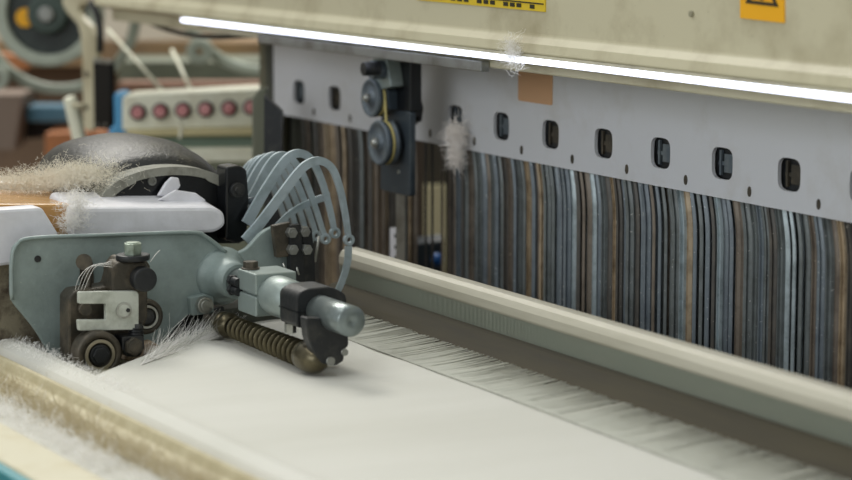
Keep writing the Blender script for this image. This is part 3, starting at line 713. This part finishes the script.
b = bm_(); pxprism(b, [(-80, 178), (60, 184), (60, 200), (-80, 200)], -.30, -.06)
one('plastic_wrapped_bundle', 'pale plastic wrapped bundle at the left edge behind the cardboard', 'bundle', b, mat('pale_wrap', (206, 200, 184), .3, 0, (176, 166, 142), 30), .006)
b = bm_()
c = at(80, 175, 0, -.225); fluff(b, c, (.03, .04, .011), 3200, .009, .00016, .7, (.3, .3, .0))
c = at(40, 180, 0, -.26); fluff(b, c, (.03, .05, .009), 2600, .008, .00016, .7)
one('lint_heap', 'large heap of greyish lint between the cardboard and the black dome', 'lint', b, M['linttan'], kind='stuff')
b = bm_()
c = at(76, 205, 0, XW); fluff(b, c, (.012, .012, .012), 700, .008, .00015, .7, (.4, 0, .2)); c = at(72, 222, 0, XW+.003); fluff(b, c, (.006, .012, .008), 500, .007, .00015, .7)
one('lint_tuft', 'white lint tuft where the cardboard meets the white beam', 'lint', b, M['lint'], kind='stuff')

# ------------------------------------------------------------------ background machinery
def BD(x, y, D): return atd(x, y, D)
def bgprism(px, D, th):
    b = bm_(); prism(b, [BD(x, y, D) for x, y in px], FH*th); return b
def bgring(cx, cy, D, r0, r1, th=.03):
    c = BD(cx, cy, D); s = D/FPX; b = bm_(); annulus(b, c, FH, r0*s, r1*s, th, 64); return b
D = 3.0
w = thing('large_belt_pulley', 'large dark round pulley with an orange dot at the upper left', 'pulley', BD(47, 70, D))
obj('rim', bgring(47, 14, D, 41, 53, .05), M['wheelg'], w, .003)
c = BD(47, 14, D); s = D/FPX; b = bm_(); cyl(b, c+FH*.012, c+FH*.03, 41*s, n=64); obj('disc', b, M['dkgreen'], w)
b = bm_(); cyl(b, c-FH*.004, c+FH*.012, 20*s, n=40); obj('hub', b, M['hub'], w, .004)
b = bm_(); cyl(b, c-FH*.012, c-FH*.004, 8*s, n=24); obj('hub_cap', b, M['alu'], w, .002)
c2 = BD(24, 18, D); b = bm_(); cyl(b, c2+FH*.008, c2+FH*.012, 9.5*s, n=30); obj('round_sticker', b, M['orange'], w, label='round orange sticker')
w = thing('ring_guard', 'thin grey-green ring guard encircling the dark pulley', 'guard ring', BD(57, 95, 3.08))
obj('ring', bgring(57, 12, 3.08, 73, 83, .02), M['wheelg'], w, .003)
b = bgring(-4, 78, 3.07, 4, 12, .02); obj('lug', b, M['wheelg'], w)
w = thing('casting_ring', 'grey cast ring with a bolt lug under the beam beside the post', 'machine ring', BD(250, 78, 3.1))
obj('ring', bgring(262, -12, 3.1, 78, 88, .02), M['wheelg'], w, .003)
obj('lug', bgring(199, 52, 3.09, 3.5, 13, .03), M['wheelg'], w, .002)
# machine bodies behind
one('rear_machine_cabinet', 'pale cabinet wall section behind the rods under the beam', 'machine cabinet', bgprism([(-10, -40), (205, -40), (205, 48), (-10, 48)], 3.5, .2), M['wall'])
one('brown_machine_beam', 'brown machine beam behind the cast ring', 'machine beam', bgprism([(-60, 42), (300, 42), (300, 66), (-60, 66)], 3.45, .15), mat('ochre_brown', (150, 120, 82), .6, 0, (112, 88, 62), 6))
one('green_machine_beam', 'dull grey-green machine beam above the button panel', 'machine beam', bgprism([(118, 62), (300, 62), (300, 86), (118, 86)], 3.3, .15), M['greyg'])
one('reddish_machine_rail', 'thin reddish brown rail just above the button panel', 'rail', bgprism([(118, 83), (300, 83), (300, 93), (118, 93)], 3.2, .05), mat('red_brown', (134, 96, 74), .6))
one('brown_machine_housing', 'brown blurred machine body left of the cream arm', 'machine body', bgprism([(-80, 60), (118, 60), (118, 250), (-80, 250)], 3.6, .3), M['brown'])
one('orange_cone_box', 'rusty orange patch of machine at the far left under the pulley', 'machine panel', bgprism([(-20, 50), (26, 58), (26, 70), (-20, 66)], 3.2, .03), M['orangeb'])
one('dull_blue_part', 'dull blue blurred machine part behind the white post', 'machine part', bgprism([(26, 106), (70, 106), (70, 122), (26, 122)], 3.25, .05), M['bluedk'], .004)
one('dark_machine_gap_cover', 'dark blurred panel under the dull blue part', 'machine panel', bgprism([(18, 92), (30, 92), (32, 122), (72, 122), (72, 134), (18, 140)], 3.3, .05), mat('dark_brown_black', (38, 32, 30), .6))
one('orange_machine_panel', 'orange-brown panel behind the dome and white post', 'machine panel', bgprism([(45, 134), (125, 130), (125, 165), (45, 165)], 3.2, .1), M['orangeb'])
one('grey_machine_column', 'pinkish grey column at the far left edge of the view', 'machine column', bgprism([(-40, 95), (22, 95), (14, 150), (-40, 150)], 3.22, .1), mat('dusty_rose_grey', (118, 100, 86), .6))
one('pale_post', 'short pale slanted post standing behind the black dome', 'post', bgprism([(62, 98), (73, 97), (86, 150), (88, 1120), (76, 1120), (75, 154)], 2.7, .03), mat('pale_post_paint', (222, 222, 200), .5), .004)
one('pale_post_pin', 'tiny cream pin joining the pale post and the cream arm', 'pin', B(cyl, BD(72, 105, 2.69), BD(86, 106, 2.69), .003, n=10), M['cream'])
one('blue_machine_bracket', 'bright blue bracket at the left end of the button panel', 'bracket', bgprism([(113, 93), (126, 92), (129, 110), (129, 140), (108, 140), (108, 130), (114, 126)], 2.72, .04), M['blue'], .004)
# button panel
pn = thing('button_panel', 'pale panel with a row of round pink buttons behind the dome', 'control panel', BD(195, 150, 2.7))
obj('upper_panel', bgprism([(122, 97), (130, 95), (262, 88), (268, 92), (268, 127), (122, 131)], 2.7, .06), M['panel'], pn, .003)
obj('lower_ledge', bgprism([(126, 131), (262, 128), (256, 136), (126, 137)], 2.68, .06), mat('tan_ledge', (178, 168, 126), .5), pn, .002)
obj('lower_panel', bgprism([(128, 136), (256, 134), (256, 150), (128, 152)], 2.69, .05), mat('teal_grey_panel', (100, 118, 100), .5), pn, .002)
obj('bottom_ledge', bgprism([(128, 150), (262, 148), (262, 162), (128, 162)], 2.67, .06), M['panel'], pn, .002)
for px, py in ((138, 112), (160.5, 111), (183, 110), (205.5, 109), (229, 108), (251, 107)):
    c = BD(px, py, 2.7); s = 2.7/FPX; b = bm_(); cyl(b, c-FH*.004, c+FH*.002, 8.2*s, n=30); bt = obj('button', b, M['maroon'], pn)
    b = bm_(); cyl(b, c-FH*.009, c-FH*.003, 5.6*s, n=26); obj('button_cap', b, M['pink'], bt, .001)
for k, (x0_, y0_, x1_, y1_) in enumerate(((108, 30, 164, 92), (172, 50, 192, 92), (170, 62, 164, 64))):
    if k == 2: continue
    one('tension_rod', ('long' if k == 0 else 'short')+' slanted cream rod above the button panel, '+('left' if k == 0 else 'right')+' one of two', 'rod', B(cyl, BD(x0_, y0_, 2.9), BD(x1_, y1_, 2.78), .0022, n=12), M['panel'], group='slanted rods above the button panel')
b = bm_(); tube(b, cr([BD(178, 118, 2.62), BD(181, 128, 2.62), BD(180, 139, 2.62)]), .002)
obj('pull_string', b, M['panel'], pn)
b = bm_(); box(b, *(lambda q: (q.x-.25, q.x-.02, q.y+.12, q.y+.24))(BD(195, 150, 2.78)), -.95, .02); obj('pedestal', b, M['greyg'], pn)
# dark post and housing to the left of the heald frame
one('frame_guide_post', 'tall dark greenish post at the left end of the heald frames', 'post', B(box, at(262, 60, 1, .21).x, at(275.5, 60, 1, .21).x, .206, .29, -.2, .33), mat('olive_grey_paint', (112, 110, 88), .5, 0, (80, 78, 62), 20), .002)
one('inner_guide_channel', 'narrow black guide channel between the post and the hanging heddles', 'guide', bgprism([(264, 96), (282, 112), (282, 270), (264, 270)], 2.25, .02), M['black'])
one('lever_carrier_block', 'dark block under the lever fan behind the temple plate', 'machine block', B(box, -.31, -.165, -.125, -.045, -.128, .012), M['dkgrey'], .002)
one('stub_post', 'short olive post with slanted top beside the button panel', 'post', bgprism([(252, 98), (258, 90), (267, 88), (267, 290), (252, 290)], 2.4, .04), mat('olive_dark', (92, 94, 76), .5), .002)
# rear of the loom seen between the heddles
one('rear_dark_housing', 'dark brown loom housing behind the hanging heddles', 'machine housing', B(box, -1.0, at(407, 150, 1, .34).x, .34, .36, -.95, .22), mat('very_dark_brown', (74, 62, 50), .7, 0, (100, 84, 64), 14, .5, .8))
one('rear_grey_housing', 'dark grey loom housing behind the dense heddles', 'machine housing', B(box, at(446, 150, 1, .34).x, 1.0, .34, .36, -.95, .22), mat('very_dark_grey', (76, 78, 76), .7))
one('rear_cream_cover', 'cream machine cover seen through the gap in the heddles', 'machine cover', bgprism([(404, 186), (448, 186), (448, 300), (404, 300)], 2.9, .05), mat('cream_cover', (206, 196, 158), .6))
one('rear_dark_cover', 'dark strip of machine above the cream cover in the heddle gap', 'machine cover', bgprism([(404, 120), (448, 120), (448, 186), (404, 186)], 2.92, .05), mat('dk_olive', (64, 58, 46), .6))
b = bgprism([(408, 244), (444, 240), (444, 300), (408, 300)], 2.5, .05)
fit = one('dark_blue_fitting', 'dark blue-black fitting seen low through the heddle gap', 'fitting', b, mat('navy_black', (38, 48, 56), .5), .003)
c = BD(437, 258, 2.45)
obj('knob', B(lathe, c, -FH, [(0, .002), (0, .0055), (.010, .0065), (.016, .005), (.018, .001)]), M['brightblue'], fit, label='small bright blue knob')

# ------------------------------------------------------------------ room
def struct(name, b, m): o = obj(name, b, m); o['kind'] = 'structure'; return o
struct('floor', B(box, -9, 5, -5, 8, -1.0, -.95), M['floor'])
bw = V((-6.5, 0, 0))
struct('wall_left', B(box, -7.1, -7.0, -5, 8, -.95, 3.4), M['wall'])
struct('wall_back', B(box, -7.0, 5, 7.0, 7.1, -.95, 3.4), M['wall'])
# loom body carrying the rails and plate
lb = thing('loom_base_frame', 'dark loom base frame under the cloth and rails', 'machine frame', (0, 0, -.95))
obj('front_cross_beam', B(box, -.6, .75, -.345, -.27, -.2, -.036), M['dkgrey'], lb)
obj('rear_cross_beam', B(box, -.70, 1.05, .02, .19, -.40, -.121), M['dkgrey'], lb)
obj('side_cheek', B(box, -.62, -.30, -.30, .10, -.95, -.13), M['brown'], lb)
obj('side_cheek', B(box, .76, .95, -.30, .10, -.95, -.13), M['brown'], lb)

# ------------------------------------------------------------------ light
wd = bpy.data.worlds.new('world'); SC.world = wd; wd.use_nodes = True
bg = wd.node_tree.nodes['Background']; bg.inputs[0].default_value = lin((232, 236, 234)); bg.inputs[1].default_value = .62
def area(name, loc, tgt, sx, sy, e, col):
    l = bpy.data.lights.new(name, 'AREA'); l.shape = 'RECTANGLE'; l.size = sx; l.size_y = sy; l.energy = e; l.color = col
    o = bpy.data.objects.new(name, l); COL.objects.link(o); o.location = loc; o.rotation_euler = (V(tgt)-V(loc)).to_track_quat('-Z', 'Y').to_euler(); return o
area('ceiling_tube_light', (-.6, -1.6, 2.6), (0, 0, 0), 2.4, .7, 18, (1, .99, .96))
area('ceiling_tube_light', (-3.2, .8, 3.0), (-2.0, 1.2, 0), 3.0, 1.2, 170, (1, .97, .9))
area('front_fill_light', (.9, -3.2, 1.1), (0, .1, .1), 2.6, 1.4, 33, (.95, .98, 1))  # added fill lamp from the camera side, brightens the frame under the beam
area('ceiling_tube_light', (1.2, .3, 2.8), (.2, 0, 0), 2.4, .6, 12, (.95, .98, 1))

vs = SC.view_settings; vs.view_transform = 'Standard'; vs.look = 'None'; vs.gamma = 1; vs.use_curve_mapping = False; vs.exposure = -.1
SC.cycles.use_denoising = True
